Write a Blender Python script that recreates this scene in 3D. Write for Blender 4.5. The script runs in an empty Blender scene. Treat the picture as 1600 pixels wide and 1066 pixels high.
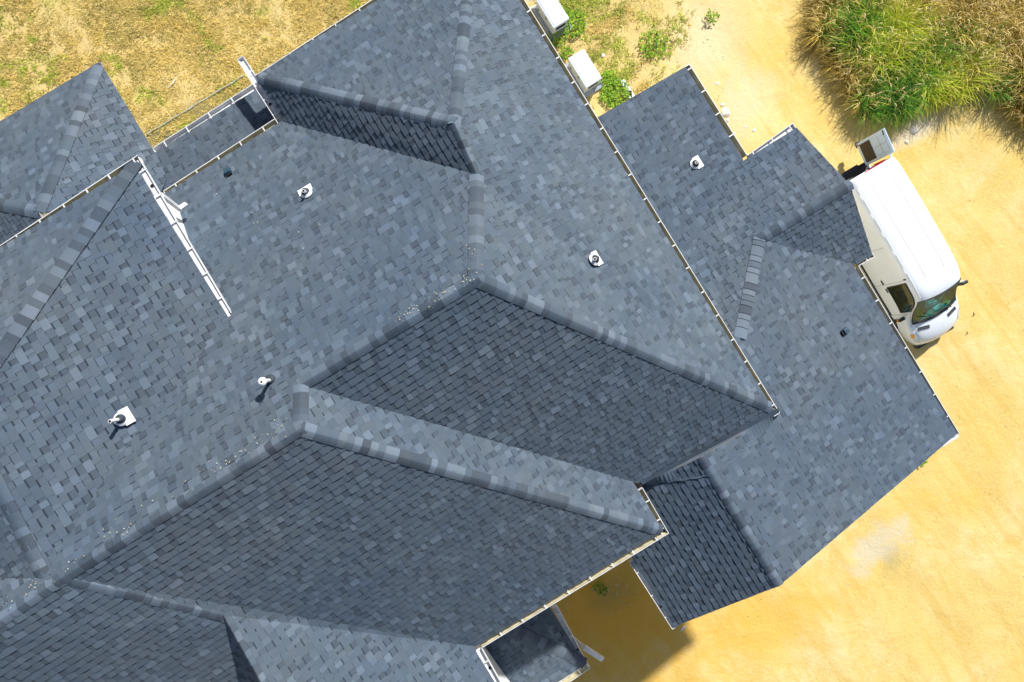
import bpy, bmesh, math, random
import numpy as np
from mathutils import Vector, Matrix
from mathutils.geometry import tessellate_polygon
R = math.radians
random.seed(7)
rng = np.random.default_rng(7)
scene = bpy.context.scene
C = scene.collection

# ------------------------------------------------------------------ camera, sky, sun, exposure
H = 24.8            # flying height of the camera
F = 1067.0          # focal length in photo pixels (photo 1600 wide)
cam_d = bpy.data.cameras.new('camera')
cam_d.sensor_width = 36; cam_d.lens = 36 * F / 1600; cam_d.clip_end = 3000; cam_d.clip_start = 0.1
cam = bpy.data.objects.new('camera', cam_d); C.objects.link(cam)
cam.location = (0, 0, H); cam.rotation_euler = (0, 0, 0)
scene.camera = cam

SUN_EL = 40.0
SUN_AZ = math.atan2(0.90, 0.44)      # direction towards the sun in the ground plane
w = bpy.data.worlds.new('World'); scene.world = w; w.use_nodes = True
nt = w.node_tree; bg = nt.nodes['Background']
sky = nt.nodes.new('ShaderNodeTexSky'); sky.sky_type = 'NISHITA'; sky.sun_disc = False
sky.sun_elevation = R(SUN_EL); sky.sun_rotation = math.pi/2 - SUN_AZ
nt.links.new(sky.outputs[0], bg.inputs[0]); bg.inputs[1].default_value = 0.068
sd = bpy.data.lights.new('sun', 'SUN'); sd.energy = 4.5; sd.angle = R(1.8); sd.color = (1.0, 0.95, 0.88)
so = bpy.data.objects.new('sun', sd); C.objects.link(so); so.location = (20, 30, 60)
sdir = Vector((math.cos(SUN_AZ)*math.cos(R(SUN_EL)), math.sin(SUN_AZ)*math.cos(R(SUN_EL)), math.sin(R(SUN_EL))))
so.rotation_euler = sdir.to_track_quat('Z', 'Y').to_euler()
scene.view_settings.view_transform = 'Standard'; scene.view_settings.look = 'None'
scene.view_settings.exposure = 0.63; scene.view_settings.gamma = 1.0

# ------------------------------------------------------------------ frames
_l = math.hypot(.85, .527)
E1 = Vector((.85, .527, 0)) / _l       # house axis one
E2 = Vector((.527, -.85, 0)) / _l      # house axis two
def P(px, py, D): return Vector(((px-800)/F*D, -(py-533)/F*D, H-D))
def EW(a, b, z=0.0): return E1*a + E2*b + Vector((0, 0, z))
DM, DW = 15.0, 16.7
UM, UW = DM/F, DW/F
DIRS = {'+1': E1, '-1': -E1, '+2': E2, '-2': -E2}

# ------------------------------------------------------------------ tagging
def tag(o, label=None, cat=None, group=None, kind=None):
    if label: o['label'] = label
    if cat: o['category'] = cat
    if group: o['group'] = group
    if kind: o['kind'] = kind
    return o
def empty(name, loc=(0, 0, 0), rz=0, **k):
    o = bpy.data.objects.new(name, None); C.objects.link(o); o.location = loc; o.rotation_euler = (0, 0, rz)
    o.empty_display_size = .3
    return tag(o, **k)
def link(name, me, parent=None, loc=None, rz=None, **k):
    o = bpy.data.objects.new(name, me); C.objects.link(o)
    if parent: o.parent = parent
    if loc is not None: o.location = loc
    if rz is not None: o.rotation_euler = (0, 0, rz)
    return tag(o, **k)

# ------------------------------------------------------------------ materials
def mat(name, col=(.5, .5, .5), rough=.6, metal=0, spec=.5):
    m = bpy.data.materials.new(name); m.use_nodes = True
    b = m.node_tree.nodes['Principled BSDF']
    b.inputs['Base Color'].default_value = (*col, 1); b.inputs['Roughness'].default_value = rough
    b.inputs['Metallic'].default_value = metal; b.inputs['Specular IOR Level'].default_value = spec
    return m
class N:
    """small node helper"""
    def __init__(s, m): s.t = m.node_tree; s.b = s.t.nodes['Principled BSDF']; s.o = s.t.nodes['Material Output']
    def new(s, typ, **k):
        n = s.t.nodes.new(typ)
        for a, v in k.items(): setattr(n, a, v)
        return n
    def l(s, a, b): s.t.links.new(a, b)
    def coord(s):
        g = s.new('ShaderNodeNewGeometry'); return g.outputs['Position']
    def noise(s, vec, scale, detail=4, rough=.55, dist=0):
        n = s.new('ShaderNodeTexNoise'); n.inputs['Scale'].default_value = scale; n.inputs['Detail'].default_value = detail
        n.inputs['Roughness'].default_value = rough; n.inputs['Distortion'].default_value = dist
        s.l(vec, n.inputs['Vector']); return n.outputs['Fac']
    def ramp(s, fac, stops):
        n = s.new('ShaderNodeValToRGB'); cr = n.color_ramp
        while len(cr.elements) < len(stops): cr.elements.new(.5)
        for e, (p, c) in zip(cr.elements, stops): e.position = p; e.color = (*c, 1) if len(c) == 3 else c
        s.l(fac, n.inputs[0]); return n.outputs[0]
    def mix(s, fac, a, b, typ='MIX'):
        n = s.new('ShaderNodeMix', data_type='RGBA', blend_type=typ)
        for v, i in ((fac, 0), (a, 6), (b, 7)):
            if hasattr(v, 'links'): s.l(v, n.inputs[i])
            else: n.inputs[i].default_value = v if i == 0 else (*v, 1)
        return n.outputs[2]
    def math(s, op, a, b=0.0, clamp=False):
        n = s.new('ShaderNodeMath', operation=op); n.use_clamp = clamp
        for v, i in ((a, 0), (b, 1)):
            if hasattr(v, 'links'): s.l(v, n.inputs[i])
            else: n.inputs[i].default_value = v
        return n.outputs[0]
    def bump(s, h, strength=.3, dist=.01):
        n = s.new('ShaderNodeBump'); n.inputs['Strength'].default_value = strength; n.inputs['Distance'].default_value = dist
        s.l(h, n.inputs['Height']); s.l(n.outputs[0], s.b.inputs['Normal'])
def attr_mat(name, rough=.9, grain=None, spec=.3, transl=0.0):
    m = mat(name, rough=rough, spec=spec); n = N(m)
    a = n.new('ShaderNodeAttribute', attribute_name='Col'); col = a.outputs['Color']
    if grain:
        p = n.coord(); f = n.noise(p, grain[0], 3, .7); g = n.ramp(f, [(.2, (grain[1],)*3), (.8, (grain[2],)*3)])
        col = n.mix(1.0, col, g, 'MULTIPLY')
        f2 = n.noise(p, .30, 7, .72, .4); g2 = n.ramp(f2, [(.32, (.84, .93, 1.02)), (.68, (1.17, 1.10, 1.03))])
        col = n.mix(1.0, col, g2, 'MULTIPLY')
        n.bump(f, .35, .004)
    n.l(col, n.b.inputs['Base Color'])
    if transl:
        tr = n.new('ShaderNodeBsdfTranslucent'); n.l(col, tr.inputs['Color'])
        mx = n.new('ShaderNodeMixShader'); mx.inputs[0].default_value = transl
        n.l(n.b.outputs[0], mx.inputs[1]); n.l(tr.outputs[0], mx.inputs[2]); n.l(mx.outputs[0], n.o.inputs[0])
    return m
M_SH = attr_mat('asphalt_shingle', .88, (140, .72, 1.25), .35)
M_GRASS = attr_mat('grass_blade', .75, None, .25, .25)
def worn(name, col, rough, var=.12, scale=3.0, metal=0, spec=.5, bump=0):
    m = mat(name, col, rough, metal, spec); n = N(m); p = n.coord()
    f = n.noise(p, scale, 5, .65)
    a = tuple(c*(1-var) for c in col); b = tuple(min(1, c*(1+var)) for c in col)
    n.l(n.ramp(f, [(.3, a), (.7, b)]), n.b.inputs['Base Color'])
    if bump: n.bump(n.noise(p, scale*12, 3), bump, .004)
    return m
M_WHITE = worn('white_aluminium', (.64, .66, .68), .5, .14, 4)
M_GBED = worn('dusty_gutter_bed', (.46, .42, .28), .7, .25, 5)
M_GBEDW = worn('clean_gutter_bed', (.66, .67, .68), .6, .12, 6)
M_WALL = worn('white_siding', (.72, .74, .75), .6, .05)
M_DECK = mat('roof_deck', (.25, .2, .15), .9)
M_DRIP = worn('drip_edge', (.20, .21, .22), .5, .15, 4)
M_BLACK = mat('black_void', (.008, .008, .009), .7)
M_RUB = mat('rubber_collar', (.03, .04, .055), .6)
M_FLASH = worn('flashing_metal', (.74, .77, .80), .35, .1, 8)
M_PIPE = worn('plastic_pipe', (.72, .72, .72), .4, .08, 9)
M_BOXV = worn('dark_vent_box', (.015, .05, .085), .45, .2, 9)

# ------------------------------------------------------------------ mesh helpers
class MB:
    def __init__(s): s.v = []; s.f = []; s.m = []; s.c = []
    def add(s, vs, fs, mi=0, col=(1, 1, 1)):
        o = len(s.v); s.v += [tuple(v) for v in vs]
        for f in fs: s.f.append(tuple(i+o for i in f)); s.m.append(mi); s.c.append(col)
    def box(s, c, size, ax=(Vector((1, 0, 0)), Vector((0, 1, 0)), Vector((0, 0, 1))), mi=0, col=(1, 1, 1), taper=1.0):
        c = Vector(c); a, b, d = [ax[i]*size[i]/2 for i in range(3)]
        vs = []
        for k in (-1, 1):
            t = taper if k > 0 else 1
            for i, j in ((-1, -1), (1, -1), (1, 1), (-1, 1)): vs.append(c+a*i*t+b*j*t+d*k)
        s.add(vs, [(0, 3, 2, 1), (4, 5, 6, 7), (0, 1, 5, 4), (1, 2, 6, 5), (2, 3, 7, 6), (3, 0, 4, 7)], mi, col)
    def bar(s, p, q, wd, ht, up=Vector((0, 0, 1)), mi=0, col=(1, 1, 1)):
        p, q = Vector(p), Vector(q); d = q-p; L = d.length; d.normalize()
        sx = d.cross(up).normalized(); u = sx.cross(d).normalized()
        s.box((p+q)/2, (L, wd, ht), (d, sx, u), mi, col)
    def tube(s, pts, rs, n=12, cap=True, mi=0, col=(1, 1, 1)):
        pts = [Vector(p) for p in pts]; vs = []
        for i, p in enumerate(pts):
            d = (pts[min(i+1, len(pts)-1)]-pts[max(i-1, 0)])
            if d.length < 1e-9: d = Vector((0, 0, 1))
            d.normalize(); a = d.cross(Vector((0, 0, 1)) if abs(d.z) < .95 else Vector((1, 0, 0))).normalized(); b = d.cross(a)
            for k in range(n):
                t = 2*math.pi*k/n; vs.append(p+(a*math.cos(t)+b*math.sin(t))*rs[i])
        fs = [(i*n+k, i*n+(k+1) % n, (i+1)*n+(k+1) % n, (i+1)*n+k) for i in range(len(pts)-1) for k in range(n)]
        if cap: fs += [tuple(range(n-1, -1, -1)), tuple((len(pts)-1)*n+k for k in range(n))]
        s.add(vs, fs, mi, col)
    def lathe(s, c, prof, n=20, ax=None, mi=0, col=(1, 1, 1)):
        c = Vector(c); X, Y, Z = ax or (Vector((1, 0, 0)), Vector((0, 1, 0)), Vector((0, 0, 1)))
        vs = [c+(X*math.cos(2*math.pi*k/n)+Y*math.sin(2*math.pi*k/n))*r+Z*z for r, z in prof for k in range(n)]
        m = len(prof)
        fs = [(i*n+k, i*n+(k+1) % n, (i+1)*n+(k+1) % n, (i+1)*n+k) for i in range(m-1) for k in range(n)]
        fs += [tuple(range(n-1, -1, -1)), tuple((m-1)*n+k for k in range(n))]
        s.add(vs, fs, mi, col)
    def mesh(s, name, mats, smooth=False, color=False, bevel=0):
        me = bpy.data.meshes.new(name); me.from_pydata(s.v, [], s.f)
        for m in (mats if isinstance(mats, (list, tuple)) else [mats]): me.materials.append(m)
        me.polygons.foreach_set('material_index', s.m)
        if color:
            ca = me.color_attributes.new('Col', 'FLOAT_COLOR', 'CORNER')
            cols = []
            for p, c in zip(me.polygons, s.c): cols += [*c, 1.0]*p.loop_total
            ca.data.foreach_set('color', cols)
        if smooth: me.polygons.foreach_set('use_smooth', [True]*len(me.polygons))
        me.update(); return me
    def build(s, name, mats, parent=None, smooth=False, color=False, bevel=0, **k):
        o = link(name, s.mesh(name, mats, smooth, color), parent, **k)
        if bevel:
            b = o.modifiers.new('bevel', 'BEVEL'); b.width = bevel; b.segments = 2; b.limit_method = 'ANGLE'; b.angle_limit = R(40)
        return o

# ------------------------------------------------------------------ the house
house = empty('house', EW(0, 0, 0), label='large house under dark grey shingle hip roofs with white gutters', cat='house')

class Plane:
    """a roof slope: falls towards dir d, eave line at c (metres along d) at height z0, rise m per metre"""
    def __init__(s, d, c, m, U, D, base=0.0):
        s.d = DIRS[d]; s.c = c*U; s.m = m; s.z0 = H-D+base*U; s.D = D
        s.n = (Vector((0, 0, 1))+s.d*m).normalized()
        s.p0 = s.d*s.c+Vector((0, 0, s.z0))
    def hit(s, px, py):
        r = Vector(((px-800)/F, -(py-533)/F, -1)); o = Vector((0, 0, H))
        t = (s.p0-o).dot(s.n)/r.dot(s.n); return o+r*t
    def z(s, x, y): return s.z0+s.m*(s.c-(s.d.x*x+s.d.y*y))

def clip_half(poly, a, b, c):      # keep a*x+b*y<=c
    out = []
    for i in range(len(poly)):
        p, q = poly[i], poly[(i+1) % len(poly)]
        fp, fq = a*p[0]+b*p[1]-c, a*q[0]+b*q[1]-c
        if fp <= 0: out.append(p)
        if (fp < 0 < fq) or (fq < 0 < fp):
            t = fp/(fp-fq); out.append((p[0]+(q[0]-p[0])*t, p[1]+(q[1]-p[1])*t))
    return out
def clip_tri(poly, tri):
    for i in range(3):
        (x0, y0), (x1, y1) = tri[i], tri[(i+1) % 3]
        a, b = y1-y0, -(x1-x0)          # inside (ccw) has a*x+b*y <= c
        c = a*x0+b*y0
        poly = clip_half(poly, a, b, c+1e-9)
        if len(poly) < 3: return []
    return poly

TONES = [(.068, .094, .127), (.072, .099, .133), (.064, .089, .120), (.077, .103, .136), (.072, .096, .126)]
LIGHT = (.100, .132, .174); MIDL = (.086, .117, .154); DARK = (.053, .072, .098); BAND = (.022, .032, .050)
def jit(c, s=.08):
    k = 1+random.uniform(-s, s); return (c[0]*k, c[1]*k*(1+random.uniform(-.012, .012)), c[2]*k*(1+random.uniform(-.03, .03)))
EXPO = 0.143
SLOPES = {}
OUT = []            # (key, plane, pixel outline, cut)
SHARED = {}         # pixel -> point in space shared by every slope that meets there
def slope(key, pl, pix, cut=None):
    OUT.append((key, pl, [tuple(p) for p in pix], cut))
def build_slope(key, pl, pix, cut=None, thick=.07):
    """one shingled roof slope: outline on its plane, corners shared with its neighbours; every tab is real geometry"""
    V = [pl.hit(*p) for p in pix]; Wd = [SHARED[p] for p in pix]
    X = (Vector((0, 0, 1)).cross(pl.d)).normalized()             # along the courses
    T = (pl.n.cross(X)).normalized()
    if T.z < 0: T = -T
    if X.cross(T).dot(pl.n) < 0: X = -X
    O = pl.p0
    q = [((v-O).dot(X), (v-O).dot(T)) for v in V]
    ymin = min(p[1] for p in q)+cut*math.sqrt(1+pl.m**2) if cut is not None else -1e9     # stop short of the outer lip of the gutter
    mb = MB(); tr = []
    for t in tessellate_polygon([[Vector((*p, 0)) for p in q]]):
        t = list(t); P2 = [q[i] for i in t]
        ar = (P2[1][0]-P2[0][0])*(P2[2][1]-P2[0][1])-(P2[2][0]-P2[0][0])*(P2[1][1]-P2[0][1])
        if abs(ar) < 1e-7: continue
        if ar < 0: t = t[::-1]; P2 = P2[::-1]; ar = -ar
        G3 = [Wd[i] for i in t]
        # affine map of this triangle onto the shared corners
        M = np.array([[P2[1][0]-P2[0][0], P2[2][0]-P2[0][0]], [P2[1][1]-P2[0][1], P2[2][1]-P2[0][1]]]); Mi = np.linalg.inv(M)
        e1_, e2_ = G3[1]-G3[0], G3[2]-G3[0]
        ux = e1_*Mi[0, 0]+e2_*Mi[1, 0]; uy = e1_*Mi[0, 1]+e2_*Mi[1, 1]
        nn_ = ux.cross(uy).normalized(); p0 = G3[0]-ux*P2[0][0]-uy*P2[0][1]
        f = (lambda a, b, h=0.0, p0=p0, ux=ux, uy=uy: p0+ux*a+uy*b+pl.n*h)
        tr.append((P2, min(p[0] for p in P2), max(p[0] for p in P2), min(p[1] for p in P2), max(p[1] for p in P2), f))
        dk = clip_half(P2, 0, -1, -ymin)
        if len(dk) > 2:
            top = [f(*p) for p in dk]; bot = [f(*p, -thick) for p in dk]; n_ = len(dk)
            mb.add(top+bot, [tuple(range(n_)), tuple(range(2*n_-1, n_-1, -1))], 1)
            for i in range(n_):                                   # rim only along the outline of the slope
                j = (i+1) % n_; p_, r_ = dk[i], dk[j]
                on = any(abs((w[0]-v[0])*(p_[1]-v[1])-(w[1]-v[1])*(p_[0]-v[0])) < 1e-5 and abs((w[0]-v[0])*(r_[1]-v[1])-(w[1]-v[1])*(r_[0]-v[0])) < 1e-5 for v, w in zip(q, q[1:]+q[:1]))
                if on or (abs(p_[1]-ymin) < 1e-6 and abs(r_[1]-ymin) < 1e-6): mb.add([top[i], bot[i], bot[j], top[j]], [(0, 1, 2, 3)], 2)
    t0 = max(min(p[1] for p in q)-.01, ymin); t1 = max(p[1] for p in q)
    def cell(x0, x1, y0, y1, h0, h1, col, ya=None, yb=None, butt=True, sides=0.0):
        ya = y0 if ya is None else ya; yb = y1 if yb is None else yb
        hh = lambda y: h0+(h1-h0)*(y-ya)/(yb-ya)
        for t, a, b, c, d, W3 in tr:
            if x1 <= a or x0 >= b or y1 <= c or y0 >= d: continue
            pg = clip_tri([(x0, y0), (x1, y0), (x1, y1), (x0, y1)], t)
            if len(pg) < 3: continue
            vs = [W3(p[0], p[1], hh(p[1])) for p in pg]
            mb.add(vs, [tuple(range(len(vs)))], 0, col)
            for i in range(len(pg)):
                p, r = pg[i], pg[(i+1) % len(pg)]
                low = butt and abs(p[1]-y0) < 1e-6 and abs(r[1]-y0) < 1e-6
                sd_ = sides and ((abs(p[0]-x0) < 1e-6 and abs(r[0]-x0) < 1e-6) or (abs(p[0]-x1) < 1e-6 and abs(r[0]-x1) < 1e-6))
                if low or sd_:
                    drop = (hh(y0)+.002) if low else sides
                    k = .42 if low else 1.0
                    mb.add([vs[i], W3(p[0], p[1], hh(p[1])-drop), W3(r[0], r[1], hh(r[1])-drop), vs[(i+1) % len(pg)]], [(0, 1, 2, 3)], 0, tuple(c_*k for c_ in col))
    HB, HT = .012, .007
    y = t0
    while y < t1:
        lo = 1e9; hi = -1e9                                      # extent of the outline in this course
        for t, a, b, c, d, _f in tr:
            if c < y+EXPO and d > y:
                pg = clip_half(clip_half(t, 0, 1, y+EXPO), 0, -1, -y)
                if pg: lo = min(lo, min(p[0] for p in pg)); hi = max(hi, max(p[0] for p in pg))
        if hi > lo:
            x = lo-random.uniform(0, .3); tooth = random.random() < .5; run = random.choice(TONES)
            while x < hi:
                if tooth:
                    wd = random.choice([.08, .10, .13, .15, .18, .22])*random.uniform(.9, 1.1)
                    r = random.random()
                    c = jit(LIGHT, .10) if r < .10 else jit(MIDL, .08) if r < .22 else jit(random.choice(TONES), .05) if r < .6 else jit(run, .04)
                    cell(x, x+wd, y, y+EXPO, HB+HT, HT*.8+.001, c, sides=HT)
                else:
                    wd = random.choice([.06, .10, .13, .16])*random.uniform(.9, 1.1)
                    r = random.random()
                    c = jit(DARK, .08) if r < .28 else jit(random.choice(TONES), .07) if r < .92 else jit(MIDL, .1)
                    ym = y+EXPO*(.80 if r < .6 else .92)
                    cell(x, x+wd, y, ym, HB, .001, c, y, y+EXPO)
                    cell(x, x+wd, ym, y+EXPO, HB, .001, jit(BAND, .15), y, y+EXPO, butt=False)
                x += wd; tooth = not tooth
                if random.random() < .12: run = random.choice(TONES)
        y += EXPO
    return mb.build('roof_slope', [M_SH, M_DECK, M_DRIP], house, color=True)

# planes (c, base in pixels at the eave scale of their block)
pMR = Plane('+1', 292.110, 0.8268, UM, DM, -1.479); pMD = Plane('+2', 307.622, 0.6137, UM, DM, -2.191); pML = Plane('-2', 495.987, 0.5808, UM, DM, 3.438)
pMU = Plane('-2', 573.480, 0.5754, UM, DM, 4.554); pST = Plane('-1', 136.095, 0.7750, UM, DM, 3.902); pMJ = Plane('+1', 57.203, 0.8063, UM, DM, 2.233)
pDJ = Plane('+2', 389.570, 0.6127, UM, DM, 2.681); pLB = Plane('+1', -285.866, 0.8163, UM, DM, 1.879)
pTB = Plane('-1', 505.187, 0.9416, UM, DM, 182.242)
pHR = Plane('+1', -290.883, 0.3249, UM, DM, 155.012); pHT = Plane('-2', 465.983, 0.5073, UM, DM, 159.468)
pHB = Plane('-1', 620.902, 0.2754, UM, DM, 257.080)
pWT = Plane('-2', 743.268, 0.5150, UM, DM, -41.752); pWS = Plane('+1', -330.064, 0.6695, UM, DM, -36.258); pWB = Plane('-1', 492.209, 0.5042, UM, DM, 69.993)
pS = Plane('-2', 568.802, 0.0954, UM, DM, -37.950)
pWR = Plane('+1', 517.861, 0.3485, UW, DW, 2.052); pWU = Plane('-2', 54.509, 0.3797, UW, DW, -0.982); pZ1 = Plane('+1', 460.870, 0.1934, UW, DW, -0.168)
pWL = Plane('-1', 24.819, 0.5577, UW, DW, 45.970); pDQ = Plane('+2', 186.250, 0.3803, UW, DW, -0.493)
DP = 18.9; UP = DP/F
pYR = Plane('+1', -150.133, 0.4060, UP, DP, -2.045); pYL = Plane('+2', 497.106, 0.2215, UP, DP, 2.990)

A, B, Cc, Dd = (400, 118), (710, 193), (745, 273), (430, 187)
E, G, V1, Fp = (744, 436), (1217, 643), (1003, 757), (470, 601)
I, J, K, T = (469, 670), (1045, 832), (99, 901), (350, 961)
L12, L2, L3, L4, Rr, Mm = (905, 200), (1077, 101), (1166, 242), (1238, 193), (1328, 289), (1187, 374)
Q, Qi, BR, Pp, Nn = (1364, 402), (1341, 414), (1497, 676), (1218, 915), (1096, 714)
slope('MU', pMU, [A, (678, -62), (736, -62), B], cut=.15)
slope('MR', pMR, [B, (736, -62), (782, -62), G, E, Cc], cut=.15)
slope('ST', pST, [A, B, Cc, Dd], cut=.15)
slope('ML', pML, [Dd, Cc, E, Fp, I, K, (-62, 1012), (-62, 905), (68, 903), (190, 707), (362, 492), (300, 440), (222, 318)], cut=.15)
slope('MD', pMD, [E, G, V1, Fp])
slope('MJ', pMJ, [Fp, V1, J, I], cut=.15)
slope('D1', pDJ, [I, J, (755, 1012), K], cut=.15)
slope('D2', pDJ, [K, T, (388, 1130), (-62, 1130), (-62, 1012)])
slope('LB', pLB, [K, (755, 1012), (820, 1130), (446, 1130), T], cut=.15)
slope('TB', pTB, [T, (446, 1130), (388, 1130)])
slope('HR', pHR, [(215, 244), (362, 492), (190, 707), (68, 903), (0, 768), (-62, 640)], cut=.13)
slope('HT', pHT, [(215, 244), (-62, 640), (-62, 426)], cut=.15)
slope('HB', pHB, [(-62, 640), (0, 768), (68, 903), (-62, 905)])
slope('WT', pWT, [(156, 97), (60, 331), (-62, 308), (-62, 228)])
slope('WS', pWS, [(156, 97), (238, 232), (262, 275), (240, 330), (60, 331)])
slope('WB', pWB, [(60, 331), (120, 440), (-62, 440), (-62, 308)])
slope('S', pS, [(238, 232), (396, 131), (440, 200), (262, 320), (225, 262)], cut=.16)
slope('Z1', pZ1, [L12, L2, L3, (1130, 303), (1072, 408), (1045, 425)], cut=.15)
slope('WU', pWU, [L3, L4, Rr, Mm, (1157, 526), (1128, 522), (1056, 420), (1072, 408), (1130, 303)], cut=.15)
slope('WR', pWR, [Mm, Qi, BR, Pp, Nn, (1217, 644), (1195, 630), (1130, 530), (1157, 526)], cut=.15)
slope('WL', pWL, [Nn, Pp, (1048, 981), (985, 880), (955, 835), (1003, 758)], cut=.13)
slope('DQ', pDQ, [Mm, Rr, Q, Qi], cut=.06)
slope('YR', pYR, [(868, 946), (921, 1043), (790, 977), (815, 930)], cut=.15)
slope('YL', pYL, [(921, 1043), (800, 1118), (740, 1000), (790, 977)], cut=.15)

acc = {}
for key, pl, pix, cut in OUT:
    for p_ in pix: acc.setdefault(p_, []).append(pl.hit(*p_).z)
for p_, zs in acc.items(): SHARED[p_] = P(p_[0], p_[1], H-sum(zs)/len(zs))
for key, pl, pix, cut in OUT:
    SLOPES[key] = (pl, sum((pl.hit(*p_) for p_ in pix), Vector())/len(pix)); build_slope(key, pl, pix, cut)

# ------------------------------------------------------------------ ridge and hip caps
def cap(p, q, a, b, wd=.155, lift=.012, ext=.0):
    """overlapping cap shingles bent over the line p-q between slopes a and b"""
    plA, cA = SLOPES[a]; plB, cB = SLOPES[b]; wd *= .88
    mid = lambda px: SHARED[px] if px in SHARED else (plA.hit(*px)+plB.hit(*px))/2
    p3, q3 = mid(p), mid(q)
    d = (q3-p3); L = d.length; d.normalize()
    def side(pl, cen):
        s = pl.n.cross(d).normalized(); return s if s.dot(cen-(p3+q3)/2) > 0 else -s
    sa, sb = side(plA, cA), side(plB, cB)
    if sa.xy.dot(sb.xy) > 0:                     # both on one side: turn the one that climbs
        if sa.z > sb.z: sa = -sa
        else: sb = -sb
    up = (plA.n+plB.n).normalized()
    mb = MB(); t = -ext
    prof = [(sa, wd, .008), (sa, wd*.62, .012), (sa, wd*.3, .010), (None, 0, .002), (sb, wd*.3, .010), (sb, wd*.62, .012), (sb, wd, .008)]
    while t < L+ext:
        ln = random.choice([.12, .14, .14, .16, .2, .26]); t2 = min(t+ln+.02, L+ext)
        r = random.random()
        c = jit((.106, .138, .180), .12) if r < .34 else jit((.052, .070, .095), .12) if r < .64 else jit(random.choice(TONES), .08)
        rows = []
        for tt, h in ((t, .020), (t2, .005)):
            rows.append([p3+d*tt+((s*o) if s else Vector())+up*(u+h+lift*.4)+Vector((0, 0, 0)) for s, o, u in prof])
        vs = rows[0]+rows[1]; n = len(prof)
        mb.add(vs, [(i, i+1, n+i+1, n+i) for i in range(n-1)], 0, c)
        base = [v-up*.03 for v in rows[0]]; mb.add(rows[0]+base, [(i, n+i, n+i+1, i+1) for i in range(n-1)], 0, tuple(x*.6 for x in c))
        for e in (0, n-1):
            mb.add([rows[0][e], rows[1][e], rows[1][e]-up*.03, rows[0][e]-up*.03], [(0, 1, 2, 3)], 0, tuple(x*.6 for x in c))
        t += ln
    o = mb.build('ridge_cap', [M_SH], house, color=True)
    for f in o.data.polygons: f.use_smooth = False
    return o
cap((404, 121), B, 'MU', 'ST', .17); cap((736, -62), B, 'MU', 'MR', .15); cap(B, Cc, 'ST', 'MR', .15)
cap(Cc, E, 'ML', 'MR', .17, ext=.0); cap(E, Fp, 'ML', 'MD', .16, ext=.05); cap((1205, 637), E, 'MR', 'MD', .16)
cap(Fp, I, 'ML', 'MJ', .16, ext=.0); cap(I, K, 'ML', 'D1', .15, ext=.05); cap((1034, 829), I, 'MJ', 'D1', .16)
cap(K, T, 'D2', 'LB', .17); cap((-62, 1012), K, 'ML', 'D2', .15); cap((446, 1130), T, 'TB', 'LB', .12)
cap((212, 252), (-62, 640), 'HT', 'HR', .17); cap((-62, 640), (66, 899), 'HB', 'HR', .15)
cap((153, 103), (60, 331), 'WT', 'WS', .15); cap((-62, 308), (60, 331), 'WT', 'WB', .16)
cap(Rr, Mm, 'WU', 'DQ', .16, ext=.05); cap((1157, 526), Mm, 'WU', 'WR', .17, ext=.04)
cap(Pp, Nn, 'WL', 'WR', .13)
cap((914, 1037), (790, 977), 'YR', 'YL', .17)

# step flashing where the wing roof runs against the eave of the main roof
mb = MB(); fl = []
for i in range(41):
    t = i/40; px = (G[0]+(V1[0]-G[0])*t, G[1]+(V1[1]-G[1])*t)
    a = SHARED[G].lerp(SHARED[V1], t); w_ = .12+.30*math.sin(math.pi*min(1, t*1.0))+.05*math.sin(i*1.9)*.3
    pl_ = pWR if px[0] > Nn[0] else pWL; c_ = a+E2*w_; zz = min(pWR.z(c_.x, c_.y), pWL.z(c_.x, c_.y))
    fl.append((a-E2*.10+Vector((0, 0, .10)), a+Vector((0, 0, .03)), Vector((c_.x, c_.y, zz+.03))))
for i in range(40):
    a, b = fl[i], fl[i+1]; c1 = jit(TONES[(i//3) % 5], .04)
    for k in (0, 1): mb.add([a[k], b[k], b[k+1], a[k+1]], [(0, 1, 2, 3)], 0, c1)
mb.build('roof_flashing', [M_SH], house, color=True)

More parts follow.
